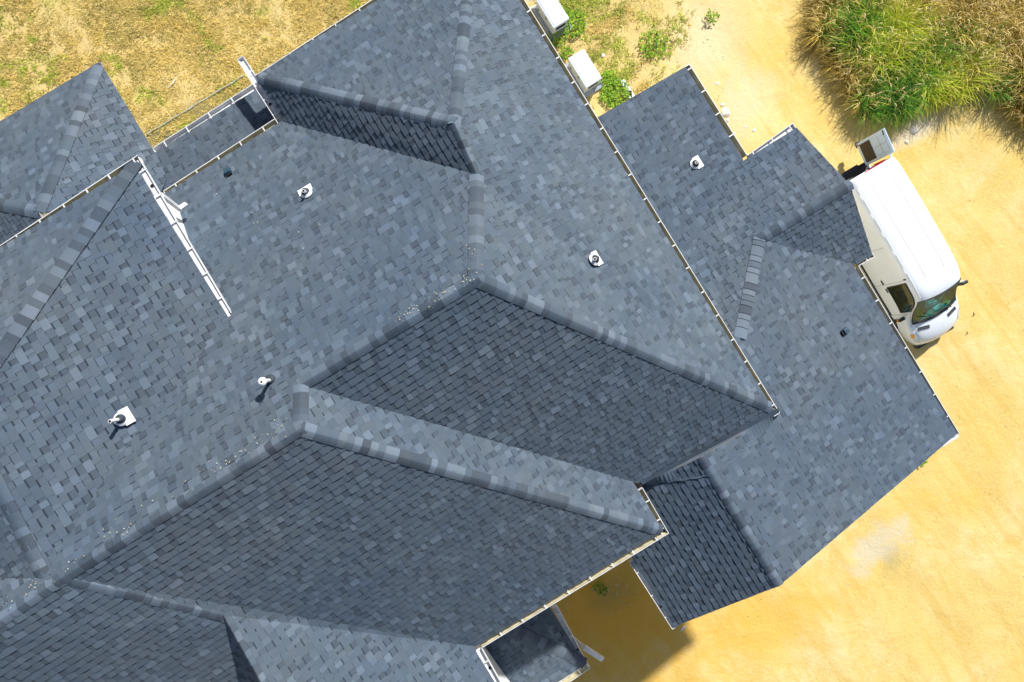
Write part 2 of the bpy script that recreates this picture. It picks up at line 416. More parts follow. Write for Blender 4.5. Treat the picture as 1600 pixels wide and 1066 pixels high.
# ------------------------------------------------------------------ gutters
GB = MB()
GB.box((0, 0, -.004), (.026, .15, .010)); GB.box((0, .08, -.015), (.026, .010, .04))
bracket_mesh = GB.mesh('gutter_bracket', M_WHITE)
def gutter(p, q, key, outward, bed=0, ends=(1, 1), wd=.165, outlet=(), spacing=.60, first=.3, label=None, dz=.02, dp=.09):
    """open trough: outer top lip runs from pixel p to q at depth D"""
    ha, hb = [SLOPES[key][0].hit(*x_).z for x_ in (p, q)]; D = H-(ha+hb)/2
    a, b = P(*p, D), P(*q, D); o = DIRS[outward]
    d = (b-a); L = d.length; d.normalize()
    z = Vector((0, 0, dz))
    root = MB(); t = .006
    sec = [(-wd+.012, -.03), (-wd+.012, -dp), (-.035, -dp), (0, -.04), (0, 0), (.0, .012), (-.014, .012), (-.014, 0), (-.014, -.034), (-.045, -dp+.012), (-wd+.026, -dp+.012), (-wd+.026, -.03)]
    rows = [[e+o*s+Vector((0, 0, h))+z for s, h in sec] for e in (a, b)]
    n = len(sec)
    for i in range(n):
        j = (i+1) % n
        mi = 1 if 7 <= i <= 10 else 0
        root.add([rows[0][i], rows[0][j], rows[1][j], rows[1][i]], [(0, 1, 2, 3)], mi)
    for k, e in enumerate((a, b)):
        if ends[k]: root.box(e+o*(-wd/2+.006)+Vector((0, 0, -dp/2+.003))+z, (.012, wd-.02, dp), (d, o, Vector((0, 0, 1))))
    g = root.build('gutter', [M_WHITE, M_GBED if bed == 0 else M_GBEDW], house, label=label)
    t = first
    ang = math.atan2(d.y, d.x)
    yv = Vector((-math.sin(ang), math.cos(ang), 0))
    flip = math.pi if yv.dot(o) < 0 else 0
    while t < L-.08:
        c = a+d*t+o*(-wd/2)+z+Vector((0, 0, .012))
        link('gutter_bracket', bracket_mesh, g, loc=c, rz=ang+flip); t += spacing*random.uniform(.93, 1.07)
    for f in outlet:
        ob = MB(); c = a+d*L*f+o*(-wd/2+.004)+z+Vector((0, 0, -dp+.016))
        ob.lathe(c, [(.036, -.02), (.036, .0)], 18, mi=0); ob.build('gutter_outlet', M_BLACK, g)
    return g
def sq(p, D0, pl):  # not used for pixels far from eaves
    return pl.hit(*p)
gutter((399, 119), (690, -70), 'MU', '-2', 0, (0, 1), label='gutter along the upper left eave')
gutter((776, -70), (1218, 645), 'MR', '+1', 0, (1, 1), spacing=.60, label='long gutter over the wing roof')
gutter((431, 188), (371, 94), 'ST', '-1', 1, (1, 1), outlet=(.25,), first=.12, spacing=.36, label='short gutter reaching past the eave corner')
gutter((256, 299), (430, 186), 'ML', '-2', 0, (1, 1), spacing=.56)
gutter((1004, 762), (1045, 833), 'MJ', '+1', 0, (1, 0), spacing=.5)
gutter((1045, 833), (753, 1012), 'D1', '+2', 0, (0, 0), spacing=.56, outlet=(.015,))
gutter((753, 1012), (822, 1135), 'LB', '+1', 1, (0, 1), spacing=.62, outlet=(.25,))
DH = DM-172*UM
gutter((-70, 431), (216, 243), 'HT', '-2', 0, (1, 0), spacing=.52)
gutter((216, 243), (364, 491), 'HR', '+1', 1, (0, 1), wd=.150, dp=.035, outlet=(.18,), spacing=.56, label='wide white gutter ending on the lower slope')
DS = DM+64*UM
gutter((239, 232), (397, 131), 'S', '-2', 1, (1, 1), spacing=.62)
gutter((1077, 101), (1167, 243), 'Z1', '+1', 0, (1, 0), spacing=.62, first=.1)
gutter((1167, 243), (1238, 193), 'WU', '-2', 1, (0, 1), spacing=.55, first=.15)
gutter((1366, 402), (1341, 416), 'DQ', '+2', 0, (1, 0), spacing=.25, first=.2)
gutter((1341, 416), (1498, 677), 'WR', '+1', 0, (0, 1), spacing=.66)
DWL = DW-48*UW
gutter((983, 879), (1050, 983), 'WL', '-1', 1, (1, 1), outlet=(.7,), spacing=.62)
gutter((870, 945), (922, 1044), 'YR', '+1', 1, (1, 0), outlet=(.7,), spacing=.7, first=.25)
gutter((922, 1044), (815, 1115), 'YL', '+2', 0, (0, 1), spacing=.6)
gb = MB(); a_, b_ = P(1496, 680, DW), P(1458, 703, DW)
gb.bar(a_, b_, .10, .03); gb.bar(a_+Vector((0, 0, -.06)), b_+Vector((0, 0, -.06)), .02, .12)
gb.build('eave_return', M_WHITE, house, label='white trim return at the lower right roof corner')

# ------------------------------------------------------------------ walls under the roofs
wb = MB()
def wall(a0, a1, b0, b1, z1, U=UM):
    c = EW((a0+a1)/2*U, (b0+b1)/2*U, z1/2); wb.box(c, ((a1-a0)*U, (b1-b0)*U, z1), (E1, E2, Vector((0, 0, 1))))
zM = H-DM-.2; zW = H-DW-.2
wall(-90, 268, -534, 286, zM); wall(-800, 24, -460, 356, zM+.003); wall(-1100, -352, 0, 800, zM+.006)
wall(-1100, -322, -440, -80, H-DH-.2)
wall(-1100, -560, -705, -300, H-DM-45*UM-.25); wall(-700, -100, -530, -300, H-DM-25*UM-.25)
wall(200, 433, -190, 400, zW, UW); wall(0, 488, -28, 160, zW-.003, UW); wall(0, 488, 150, 170, zW-.006, UW)
wall(10, 488, 100, 462, zW+.003, UW)
wall(-500, -212, 300, 470, H-DP-.2, UP)
# gable triangles closing the wing ends
def gable(pts):
    wb.add([Vector(p) for p in pts], [tuple(range(len(pts))), tuple(range(len(pts)-1, -1, -1))])
u = UW
gable([EW(488*u, -28*u, zW), EW(488*u, 160*u, zW), EW(488*u, 66*u, zW+.30)])
gable([EW(10*u, 462*u, zW), EW(488*u, 462*u, zW), EW(133*u, 462*u, H-DW+125*UW), EW(10*u, 462*u, H-DW+48*UW)])
# siding courses of the visible raised wall
for i in range(22):
    z = 9.0+i*.14
    wb.box(EW(-322*UM+.006, -260*UM, z), (.012, 5.0, .13), (E1, E2, Vector((0, 0, 1))))
wb.build('wall', M_WALL, house, label='white siding walls below the eaves')

# windows in the walls that a view from the side would show
M_GLASSW = mat('window_glass', (.03, .04, .05), .08)
def window(c, along, out, wd=1.0, ht=1.4):
    f = MB(); up = Vector((0, 0, 1))
    for s in (-1, 1):
        f.box(c+along*s*(wd/2+.04), (.08, .06, ht+.16), (along, out, up)); f.box(c+up*s*(ht/2+.04), (wd, .06, .08), (along, out, up))
    f.box(c, (.04, .05, ht), (along, out, up))
    o = f.build('window', M_WHITE, house); g = MB(); g.box(c-out*.01, (wd, .02, ht), (along, out, up)); g.build('window_pane', M_GLASSW, o)
for b in (240, 400):
    for z in (2.0, 5.2): window(EW(488*UW+.03, b*UW, z), E2, E1)
for b in (-450, -300):
    for z in (1.9, 5.0): window(EW(268*UM+.03, b*UM, z), E2, E1)

# ------------------------------------------------------------------ things fixed on the roof
def vent(key, px, kind, label):
    pl = SLOPES[key][0]; c = pl.hit(*px)+pl.n*.025
    X = Vector((0, 0, 1)).cross(pl.d).normalized(); Dn = X.cross(pl.n).normalized()
    if Dn.z > 0: Dn = -Dn
    up = Vector((0, 0, 1)); root = MB()
    h = {'tall': .34, 'mid': .20, 'short': .14, 'globe': .36}[kind]
    root.tube([c-up*.05, c+up*h], [.034, .034], 14)
    if kind == 'globe':
        root.lathe(c+up*(h-.02), [(.035, 0), (.062, .02), (.075, .06), (.07, .1), (.045, .12), (.02, .122)], 20)
    o = root.build('vent_pipe', M_PIPE, house, smooth=False, label=label)
    if kind == 'globe':
        b = MB(); b.lathe(c+up*(h+.1), [(.018, 0), (.018, .006)], 12); b.build('pipe_opening', M_BLACK, o)
    else:
        b = MB(); b.lathe(c+up*(h), [(.024, -.01), (.024, .003)], 12); b.build('pipe_opening', M_BLACK, o)
    if kind != 'globe':
        f = MB(); ax = (X, Dn, pl.n)
        f.box(c+Dn*.10, (.30, .17, .008), ax); f.lathe(c+pl.n*-.002, [(.125, 0), (.125, .01), (.085, .05)], 24, ax=ax)
        f.build('flashing', M_FLASH, o)
    k = MB(); k.lathe(c+pl.n*.02, [(.10, -.03), (.088, .03), (.06, .07), (.042, .1)], 20, ax=(X, Dn, pl.n)) if kind == 'globe' else \
        k.lathe(c+pl.n*.045, [(.088, 0), (.07, .03), (.04, .07)], 20, ax=(X, Dn, pl.n))
    k.build('collar', M_RUB, o)
vent('HR', (190, 655), 'tall', 'vent pipe leaning view on the far left slope with white flashing')
vent('ML', (480, 303), 'mid', 'vent pipe with white flashing near the shaded valley')
vent('MR', (927, 407), 'short', 'short vent pipe on the right slope')
vent('Z1', (1085, 257), 'short', 'short vent pipe on the low wing')
vent('ML', (425, 595), 'globe', 'white round capped vent pipe without a plate')
def boxvent(key, px, label):
    pl = SLOPES[key][0]; c = pl.hit(*px)+pl.n*.05
    X = Vector((0, 0, 1)).cross(pl.d).normalized(); Dn = X.cross(pl.n).normalized()
    if Dn.z > 0: Dn = -Dn
    m = MB(); m.box(c, (.15, .17, .09), (X, Dn, pl.n), taper=.8); o = m.build('roof_vent', M_BOXV, house, bevel=.012, label=label)
    m = MB(); m.box(c-Dn*.105+pl.n*-.02, (.12, .03, .05), (X, Dn, pl.n)); m.build('vent_mouth', M_BLACK, o)
boxvent('ML', (358, 270), 'small dark box vent on the left slope'); boxvent('WR', (1319, 518), 'small dark box vent on the wing slope')

# downspouts
m = MB(); a, b, c = P(252, 305, DH+.25), P(281, 327, 13.9), P(291, 319, 14.0)
m.bar(a, b, .09, .07); m.bar(b-(b-a).normalized()*.03, c, .09, .07)
m.build('downspout', M_WHITE, house, bevel=.01, label='white elbow downspout emptying on the slope')
m = MB(); a, b = P(912, 1011, DP+.15), P(941, 1030, DP+.45); m.bar(a, b, .14, .09); m.bar(a, a+Vector((-.45, .3, -.25)), .08, .07)
m.build('downspout', M_WHITE, house, bevel=.012, label='white downspout end beside the small porch roof')
a = P(972, 126, H-.08); b = P(990, 154, H-.08)
m = MB(); m.bar(a, b, .17, .10); m.bar(b-Vector((.12, 0, 0)), b-Vector((.14, -.28, 0)), .14, .10)
m.build('downspout', M_WHITE, house, bevel=.012, label='white downspout foot lying in the weeds')

# yellow pollen specks along the ridges
mb = MB()
def specks(p, q, key, n, spread, r=.0065):
    pl = SLOPES[key][0]
    for _ in range(n):
        t = random.random(); x = p[0]+(q[0]-p[0])*t+random.gauss(0, spread); y = p[1]+(q[1]-p[1])*t+random.gauss(0, spread)
        c = pl.hit(x, y)+pl.n*random.uniform(.04, .07); s = r*random.choice([.4, .5, .7, 1, 1.7])
        mb.box(c, (s*1.6, s, s*.7), (Vector((math.cos(x), math.sin(x), 0)), Vector((-math.sin(x), math.cos(x), 0)), Vector((0, 0, 1))), col=random.choice([(.62, .55, .25), (.66, .62, .42), (.55, .42, .15)]))
specks((740, 432), (620, 505), 'ML', 90, 6); specks((455, 665), (330, 735), 'ML', 70, 6); specks((330, 735), (100, 890), 'ML', 50, 9)
specks((90, 900), (0, 950), 'ML', 30, 6); specks((712, 190), (730, 215), 'MR', 14, 5); specks((200, 300), (640, 400), 'ML', 24, 30); specks((745, 420), (735, 390), 'MR', 20, 6)
tag(mb.build('pollen_specks', [attr_mat('pollen_speck', .8)], color=True), 'tiny yellow flecks scattered along the roof ridges', 'pollen', kind='stuff')

# ------------------------------------------------------------------ ground
M_GR = mat('sandy_ground', (.6, .4, .17), .95, spec=.1); n = N(M_GR); p = n.coord()
sep = n.new('ShaderNodeSeparateXYZ'); n.l(p, sep.inputs[0])
big = n.noise(p, .22, 6, .6, .6); mid_ = n.noise(p, 1.3, 6, .65, .3); fine = n.noise(p, 11, 5, .75); vf = n.noise(p, 55, 2, .6)
sand = n.ramp(big, [(.30, (.63, .435, .10)), (.5, (.67, .52, .20)), (.70, (.70, .60, .34))])
sand = n.mix(n.ramp(mid_, [(.38, (.85,)*3), (.62, (0, 0, 0))]), sand, n.ramp(fine, [(.3, (.57, .385, .09)), (.7, (.69, .54, .225))]))
sand = n.mix(n.ramp(fine, [(.58, (0, 0, 0)), (.8, (.5,)*3)]), sand, (.74, .64, .42))
st = n.new('ShaderNodeVectorRotate', rotation_type='Z_AXIS'); n.l(p, st.inputs[0]); st.inputs['Angle'].default_value = R(55)
sm = n.new('ShaderNodeVectorMath', operation='MULTIPLY'); n.l(st.outputs[0], sm.inputs[0]); sm.inputs[1].default_value = (.35, 2.6, 1)
sand = n.mix(n.ramp(n.noise(sm.outputs[0], .8, 5, .65, .5), [(.5, (0, 0, 0)), (.68, (.55,)*3)]), sand, (.58, .38, .09))
def blob(cx, cy, rx, ry, ang=0, soft=.5, nz=.6):
    mp = n.new('ShaderNodeVectorMath', operation='SUBTRACT'); n.l(p, mp.inputs[0]); mp.inputs[1].default_value = (cx, cy, 0)
    ro = n.new('ShaderNodeVectorRotate', rotation_type='Z_AXIS'); n.l(mp.outputs[0], ro.inputs[0]); ro.inputs['Angle'].default_value = -ang
    sc_ = n.new('ShaderNodeVectorMath', operation='DIVIDE'); n.l(ro.outputs[0], sc_.inputs[0]); sc_.inputs[1].default_value = (rx, ry, 1e6)
    le = n.new('ShaderNodeVectorMath', operation='LENGTH'); n.l(sc_.outputs[0], le.inputs[0])
    v = n.math('ADD', le.outputs['Value'], n.math('MULTIPLY', n.math('SUBTRACT', mid_, .5), nz*2))
    v = n.math('ADD', v, n.math('MULTIPLY', n.math('SUBTRACT', fine, .5), nz))
    return n.math('DIVIDE', n.math('SUBTRACT', 1.0+soft/2, v), soft, clamp=True)
g = lambda px, py: ((px-800)/F*H, -(py-533)/F*H)
def patch(base, px, py, rx, ry, col, ang=0, soft=.6, k=.8, nz=.5):
    return n.mix(n.math('MULTIPLY', blob(*g(px, py), rx, ry, ang, soft, nz), k), base, col)
sand = patch(sand, 960, 950, 3.4, 2.4, (.66, .36, .045), k=.85, soft=1.2)  # shade of the eave gap put into the sand as deeper orange
sand = patch(sand, 1200, 980, 3.0, 1.2, (.66, .42, .08), R(25), k=.7, soft=1.2)
sand = patch(sand, 1370, 860, 1.1, .55, (.58, .53, .40), R(40), k=.75, soft=.9, nz=1.6)
sand = patch(sand, 1390, 880, .5, .3, (.36, .31, .14), R(60), k=.4, soft=1.2, nz=1.2)
sand = patch(sand, 1160, 165, .8, 1.1, (.66, .57, .42), R(-20), k=.6, soft=1.4, nz=1.2)
sand = patch(sand, 1100, 60, 1.3, 1.6, (.68, .58, .44), R(0), k=.5, soft=1.2)
sand = patch(sand, 1430, 205, 1.0, .35, (.66, .60, .48), R(30), k=.7, soft=1.0)
sand = patch(sand, 1440, 705, .8, .4, (.36, .34, .06), R(35), k=.55, soft=1.2)
sand = patch(sand, 960, 925, .8, .5, (.30, .25, .10), R(30), k=.45, soft=1.4)
grassc = n.mix(mid_, (.58, .44, .17), (.68, .54, .25))
grassc = n.mix(n.ramp(fine, [(.4, (0, 0, 0)), (.7, (.6,)*3)]), grassc, (.34, .27, .08))
grassc = n.mix(n.ramp(big, [(.45, (0, 0, 0)), (.7, (.5,)*3)]), grassc, (.62, .47, .24))
# dry lawn lies to the back left, sand elsewhere
gx = n.math('SUBTRACT', 5.9, sep.outputs['X']); gx = n.math('ADD', gx, n.math('MULTIPLY', n.math('SUBTRACT', mid_, .5), 5.0)); gx = n.math('MULTIPLY', gx, .8, clamp=True)
gy = n.math('SUBTRACT', sep.outputs['Y'], 2.0, clamp=True)
col = n.mix(n.math('MULTIPLY', gx, gy), sand, grassc)
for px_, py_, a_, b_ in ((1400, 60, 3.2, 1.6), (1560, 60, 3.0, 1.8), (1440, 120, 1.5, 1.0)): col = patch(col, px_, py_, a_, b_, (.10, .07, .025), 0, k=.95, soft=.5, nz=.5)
mud = patch(col, 300, 200, 2.8, .75, (.17, .145, .06), R(31), soft=.7, k=.85, nz=.35)
col = mud
col = patch(col, 245, 222, .7, .4, (.10, .11, .07), R(31), soft=.5, k=.8, nz=.3)
n.l(col, n.b.inputs['Base Color'])
dk = n.ramp(n.noise(p, 6.5, 6, .8, .8), [(.56, (0, 0, 0)), (.74, (.55,)*3)]); col = n.mix(dk, col, (.52, .34, .12))
n.l(col, n.b.inputs['Base Color'])
hgt = n.math('ADD', n.math('MULTIPLY', fine, .6), n.math('ADD', n.math('MULTIPLY', vf, .25), n.math('MULTIPLY', mid_, 1.2)))
n.bump(hgt, .6, .06)
mb = MB(); S_ = 160; k = 120
xs = np.concatenate([np.linspace(-900, -30, 6), np.linspace(-26, 26, 105), np.linspace(30, 900, 6)])
vs = []; 
for y in xs:
    for x in xs:
        z = .035*math.sin(x*.9+.6*math.sin(y*.7))*math.sin(y*.8+1)+.02*math.sin(x*2.3+y*1.7)
        vs.append((x, y, z if max(abs(x), abs(y)) < 28 else 0))
nn = len(xs); mb.add(vs, [(j*nn+i, j*nn+i+1, (j+1)*nn+i+1, (j+1)*nn+i) for j in range(nn-1) for i in range(nn-1)])
tag(mb.build('ground', M_GR, smooth=True), 'yellow sandy bare ground with pale worn patches', 'ground', kind='structure')

# ------------------------------------------------------------------ blades (numpy)
def ribbons(name, base, direc, length, width, bend, cols, segs=3, lift0=.0):
    """base (n,3), direc (n,2) unit lean, bend = how far a blade leans over, cols (n,3)"""
    nb = len(base); t = np.linspace(0, 1, segs+1)[None, :, None]
    L = length[:, None, None]; lean = bend[:, None, None]
    ang = lean*t                                          # leaning grows along the blade
    dx = np.cumsum(np.sin(ang), 1)/(segs+1); dz = np.cumsum(np.cos(ang), 1)/(segs+1)
    dx -= dx[:, :1]; dz -= dz[:, :1]
    ctr = np.zeros((nb, segs+1, 3))
    ctr[..., :2] = base[:, None, :2]+direc[:, None, :]*dx*L
    ctr[..., 2:] = base[:, None, 2:3]+dz*L+lift0
    per = np.stack([-direc[:, 1], direc[:, 0]], 1)[:, None, :]
    wv = (width[:, None, None]*(1-t*.85))
    v = np.zeros((nb, segs+1, 2, 3))
    v[:, :, 0] = ctr; v[:, :, 1] = ctr
    v[:, :, 0, :2] -= per*wv/2; v[:, :, 1, :2] += per*wv/2
    verts = v.reshape(-1, 3); pb = (segs+1)*2
    idx = np.arange(segs)[:, None]*2+np.array([0, 1, 3, 2])[None]
    faces = (np.arange(nb)[:, None, None]*pb+idx[None]).reshape(-1, 4)
    me = bpy.data.meshes.new(name); me.vertices.add(len(verts)); me.vertices.foreach_set('co', verts.astype(np.float32).ravel())
    me.loops.add(faces.size); me.loops.foreach_set('vertex_index', faces.astype(np.int32).ravel())
    me.polygons.add(len(faces)); me.polygons.foreach_set('loop_start', (np.arange(len(faces))*4).astype(np.int32))
    me.update(calc_edges=True)
    ca = me.color_attributes.new('Col', 'FLOAT_COLOR', 'POINT')
    cc = np.ones((nb, pb, 4)); cc[..., :3] = cols[:, None, :]; ca.data.foreach_set('color', cc.astype(np.float32).ravel())
    me.materials.append(M_GRASS); return me
def vnoise(x, y, s, seed=0):
    r = np.random.default_rng(seed); g_ = r.random((64, 64)); x = x*s+100; y = y*s+100
    xi = np.floor(x).astype(int); yi = np.floor(y).astype(int); fx = x-xi; fy = y-yi; fx = fx*fx*(3-2*fx); fy = fy*fy*(3-2*fy)
    a = g_[xi % 64, yi % 64]; b = g_[(xi+1) % 64, yi % 64]; c = g_[xi % 64, (yi+1) % 64]; d = g_[(xi+1) % 64, (yi+1) % 64]
    return (a*(1-fx)+b*fx)*(1-fy)+(c*(1-fx)+d*fx)*fy
def lean(nb):
    a = rng.random(nb)*2*math.pi; return np.stack([np.cos(a), np.sin(a)], 1)
def field(n_, x0, x1, y0, y1, dens):
    x = rng.uniform(x0, x1, n_); y = rng.uniform(y0, y1, n_); k = rng.random(n_) < dens(x, y); return x[k], y[k]
STRAW = np.array([.70, .54, .16]); PALE = np.array([.78, .66, .32]); GOLD = np.array([.64, .47, .09]); GREEN = np.array([.36, .42, .06]); BROWN = np.array([.38, .32, .07])
def lawn(name, n_, x0, x1, y0, y1, dens, green, seed, label):
    # tufts: scatter tuft centres, blades round each
    x, y = field(n_, x0, x1, y0, y1, dens)
    k = 14; sp = np.repeat(rng.uniform(.03, .09, len(x)), k); X = np.repeat(x, k)+rng.normal(0, 1, len(x)*k)*sp; Y = np.repeat(y, k)+rng.normal(0, 1, len(x)*k)*sp; big_ = np.repeat(rng.uniform(.6, 1.7, len(x)), k); tone = np.repeat(rng.uniform(.78, 1.2, len(x)), k)
    nb = len(X); gn = vnoise(X, Y, .9, seed); g2 = vnoise(X, Y, 3.1, seed+1)
    isg = (gn*.6+g2*.4+rng.normal(0, .05, nb)) > green
    mixv = rng.random((nb, 1)); cols = STRAW*(1-mixv)+PALE*mixv
    tn = vnoise(X, Y, 2.0, seed+5)[:, None]; cols = cols*(1-.6*tn)+GOLD*.6*tn
    cols[isg] = GREEN*rng.uniform(.7, 1.5, (isg.sum(), 1))+STRAW*.15*rng.random((isg.sum(), 1))
    br = (rng.random(nb) < .08) | ((tn[:, 0] < .35) & (rng.random(nb) < .35)); cols[br] = BROWN
    cols *= rng.uniform(.8, 1.15, (nb, 1))*tone[:, None]
    me = ribbons(name, np.stack([X, Y, np.zeros(nb)], 1), lean(nb), rng.uniform(.08, .22, nb)*big_, rng.uniform(.014, .034, nb), rng.uniform(1.1, 2.4, nb), cols, 2)
    return link(name, me, label=label, cat='grass', kind='stuff')
def dA(x, y):
    m = vnoise(x, y, .7, 3)*.5+vnoise(x, y, 2.2, 4)*.5; d = np.clip((m-.20)*3.0, .30, 1)
    # thin on the wet strip beside the house
    a = x*E2.x+y*E2.y; d = np.where(a > -10.45, d*.10, d); return d
lawn('dry_grass', 17000, -19.5, -3.0, 5.5, 13.4, dA, .66, 11, 'dry straw coloured lawn with green tufts behind the house')
def dB(x, y):
    m = vnoise(x, y, .9, 8)*.6+vnoise(x, y, 2.6, 9)*.4; return np.clip((m-.42)*3, .04, 1)*np.clip((7.0-x)*.5, .03, 1)
lawn('patchy_grass', 5200, 1.0, 7.6, 7.6, 13.4, dB, .50, 21, 'patchy yellow and green grass around the two white cabinets')

# tall weeds
def tall(name, clumps, label):
    B_, Dr, Ln, Wd, Bn, Cl = [], [], [], [], [], []
    for (cx, cy, r, h, kind, nb) in clumps:
        a = rng.random(nb)*2*math.pi; rr = r*.35*np.sqrt(rng.random(nb))
        B_.append(np.stack([cx+rr*np.cos(a), cy+rr*np.sin(a), np.zeros(nb)], 1))
        a2 = a+rng.normal(0, .5, nb); Dr.append(np.stack([np.cos(a2), np.sin(a2)], 1))
        Ln.append(h*rng.uniform(.65, 1.15, nb)); Wd.append(rng.uniform(.016, .046, nb)); Bn.append(rng.uniform(.5, 2.2, nb) if kind else rng.uniform(.7, 3.4, nb))
        pal = {0: [(.66, .50, .11), (.76, .62, .24), (.48, .36, .06), (.24, .17, .035)], 1: [(.10, .30, .03), (.16, .38, .03), (.04, .17, .03), (.30, .42, .05)],
               2: [(.54, .64, .03), (.66, .70, .05), (.38, .52, .02), (.72, .66, .16)]}[kind]
        Cl.append(np.array(pal)[rng.integers(0, 4, nb)]*rng.uniform(.75, 1.2, (nb, 1))*rng.uniform(.7, 1.25))
    # loose straw lying on the sand round the foot of the thicket
    for i in range(len(outline)-1):
        (ax_, ay_), (bx_, by_) = outline[i], outline[i+1]; m_ = int(math.hypot(bx_-ax_, by_-ay_)*5)
        t_ = rng.random(m_); q_ = rng.normal(0, 14, (m_, 2)); X_ = (ax_+(bx_-ax_)*t_+q_[:, 0]-800)/F*H; Y_ = -(ay_+(by_-ay_)*t_+q_[:, 1]-533)/F*H
        B_.append(np.stack([X_, Y_, np.full(m_, .012)], 1)); a2 = rng.random(m_)*2*math.pi; Dr.append(np.stack([np.cos(a2), np.sin(a2)], 1))
        Ln.append(rng.uniform(.06, .32, m_)); Wd.append(rng.uniform(.008, .022, m_)); Bn.append(rng.uniform(1.3, 1.7, m_)*1.9)
        Cl.append(np.array([(.70, .56, .22), (.50, .36, .10), (.30, .22, .06)])[rng.integers(0, 3, m_)]*rng.uniform(.8, 1.1, (m_, 1)))
    # curled pale heads near the top of the thicket
    for (cx, cy, r, h, kind, nb) in clumps:
        m_ = 16 if kind == 0 else 4; a = rng.random(m_)*2*math.pi; rr = .55*np.sqrt(rng.random(m_))
        B_.append(np.stack([cx+rr*np.cos(a), cy+rr*np.sin(a), h*rng.uniform(.42, .72, m_)], 1)); a2 = rng.random(m_)*2*math.pi
        Dr.append(np.stack([np.cos(a2), np.sin(a2)], 1)); Ln.append(rng.uniform(.3, .7, m_)); Wd.append(rng.uniform(.016, .034, m_)); Bn.append(rng.uniform(1.6, 4.2, m_))
        Cl.append(np.array([(.80, .66, .34), (.74, .56, .22), (.66, .50, .16)])[rng.integers(0, 3, m_)]*rng.uniform(.8, 1.15, (m_, 1)))
    me = ribbons(name, np.concatenate(B_), np.concatenate(Dr), np.concatenate(Ln), np.concatenate(Wd), np.concatenate(Bn), np.concatenate(Cl), 5)
    return link(name, me, label=label, cat='grass', kind='stuff')
def inside(px, py, poly):
    c = False
    for i in range(len(poly)):
        (x0, y0), (x1, y1) = poly[i-1], poly[i]
        if (y0 > py) != (y1 > py) and px < (x1-x0)*(py-y0)/(y1-y0)+x0: c = not c
    return c
outline = [(1288, -60), (1292, 40), (1322, 95), (1345, 130), (1368, 172), (1400, 172), (1440, 158), (1490, 148), (1530, 112), (1570, 128), (1600, 160), (1680, 200), (1760, -60)]
gspots = [(1395, 60, 46, 2), (1430, 85, 30, 2), (1345, 35, 34, 1), (1425, 20, 26, 2), (1455, 105, 26, 1), (1410, 140, 42, 1), (1445, 140, 34, 1), (1378, 168, 18, 1), (1500, 110, 28, 2), (1520, 60, 26, 1), (1575, 120, 22, 1), (1480, 130, 30, 2), (1465, 60, 20, 1)]
cl = []
tries = 0
while len(cl) < 210 and tries < 30000:
    tries += 1; px = random.uniform(1280, 1750); py = random.uniform(-60, 200)
    if not inside(px, py, outline): continue
    p_ = P(px, py, H-.9)
    if any((p_.x-c_[0])**2+(p_.y-c_[1])**2 < .30**2 for c_ in cl): continue
    kind = 0
    for (gx_, gy_, gr, gk) in gspots:
        if math.hypot(px-gx_, py-gy_) < gr and random.random() < .9: kind = gk
    edge = inside(px-20, py+18, outline)
    cl.append((p_.x, p_.y, .26, (1.7 if edge else 1.25)*random.uniform(.72, 1.18), kind, random.choice([110, 150, 190])))
tall('tall_grass', cl, 'tall thicket of straw and green grass at the edge of the sand')

# small leafy weeds beside the cabinets
def weed(px, py, r, nleaf, label):
    c = P(px, py, H-.02); m = MB()
    for i in range(nleaf):
        a = random.random()*6.28; d = r*math.sqrt(random.random()); z = .06+random.random()*.22*(1-d/r*.6)
        o = Vector((c.x+d*math.cos(a), c.y+d*math.sin(a), z)); b = random.random()*6.28; L = random.uniform(.05, .12)
        u_ = Vector((math.cos(b), math.sin(b), random.uniform(-.3, .5))).normalized(); s_ = Vector((-u_.y, u_.x, random.uniform(-.3, .3))).normalized()*L*.33
        g_ = random.uniform(.7, 1.3); col = random.choice([(.20*g_, .38*g_, .02), (.12*g_, .27*g_, .02), (.30*g_, .42*g_, .03)])
        m.add([o, o+u_*L*.5+s_, o+u_*L, o+u_*L*.5-s_], [(0, 1, 2, 3)], 0, col)
    for i in range(6):
        a = random.random()*6.28; m.tube([c, c+Vector((math.cos(a)*r*.6, math.sin(a)*r*.6, .2))], [.006, .003], 5, col=(.1, .2, .02))
    return m.build('weed', [M_GRASS], color=True, label=label, cat='weed')
weed(893, 38, .50, 420, 'green weed beside the front corner of the upper white cabinet')
weed(868, 62, .35, 170, 'low green weed beside the pad of the upper white cabinet')
weed(872, 20, .30, 120, 'thin green weed between the eave gutter and the upper white cabinet')
weed(950, 125, .32, 180, 'small green weed right of the lower white cabinet')
weed(962, 148, .55, 620, 'largest bright green weed under the downspout foot')
weed(1020, 70, .55, 260, 'loose green weed alone in the patchy grass')
weed(885, 85, .22, 80, 'tiny green weed left of the lower white cabinet')

weed(1434, 712, .34, 120, 'low olive weed beyond the lower right roof corner')
weed(938, 918, .26, 60, 'sparse weed in the shaded gap between main eave and wing')
weed(1110, 28, .24, 70, 'small weed alone on the pale sand near the top')

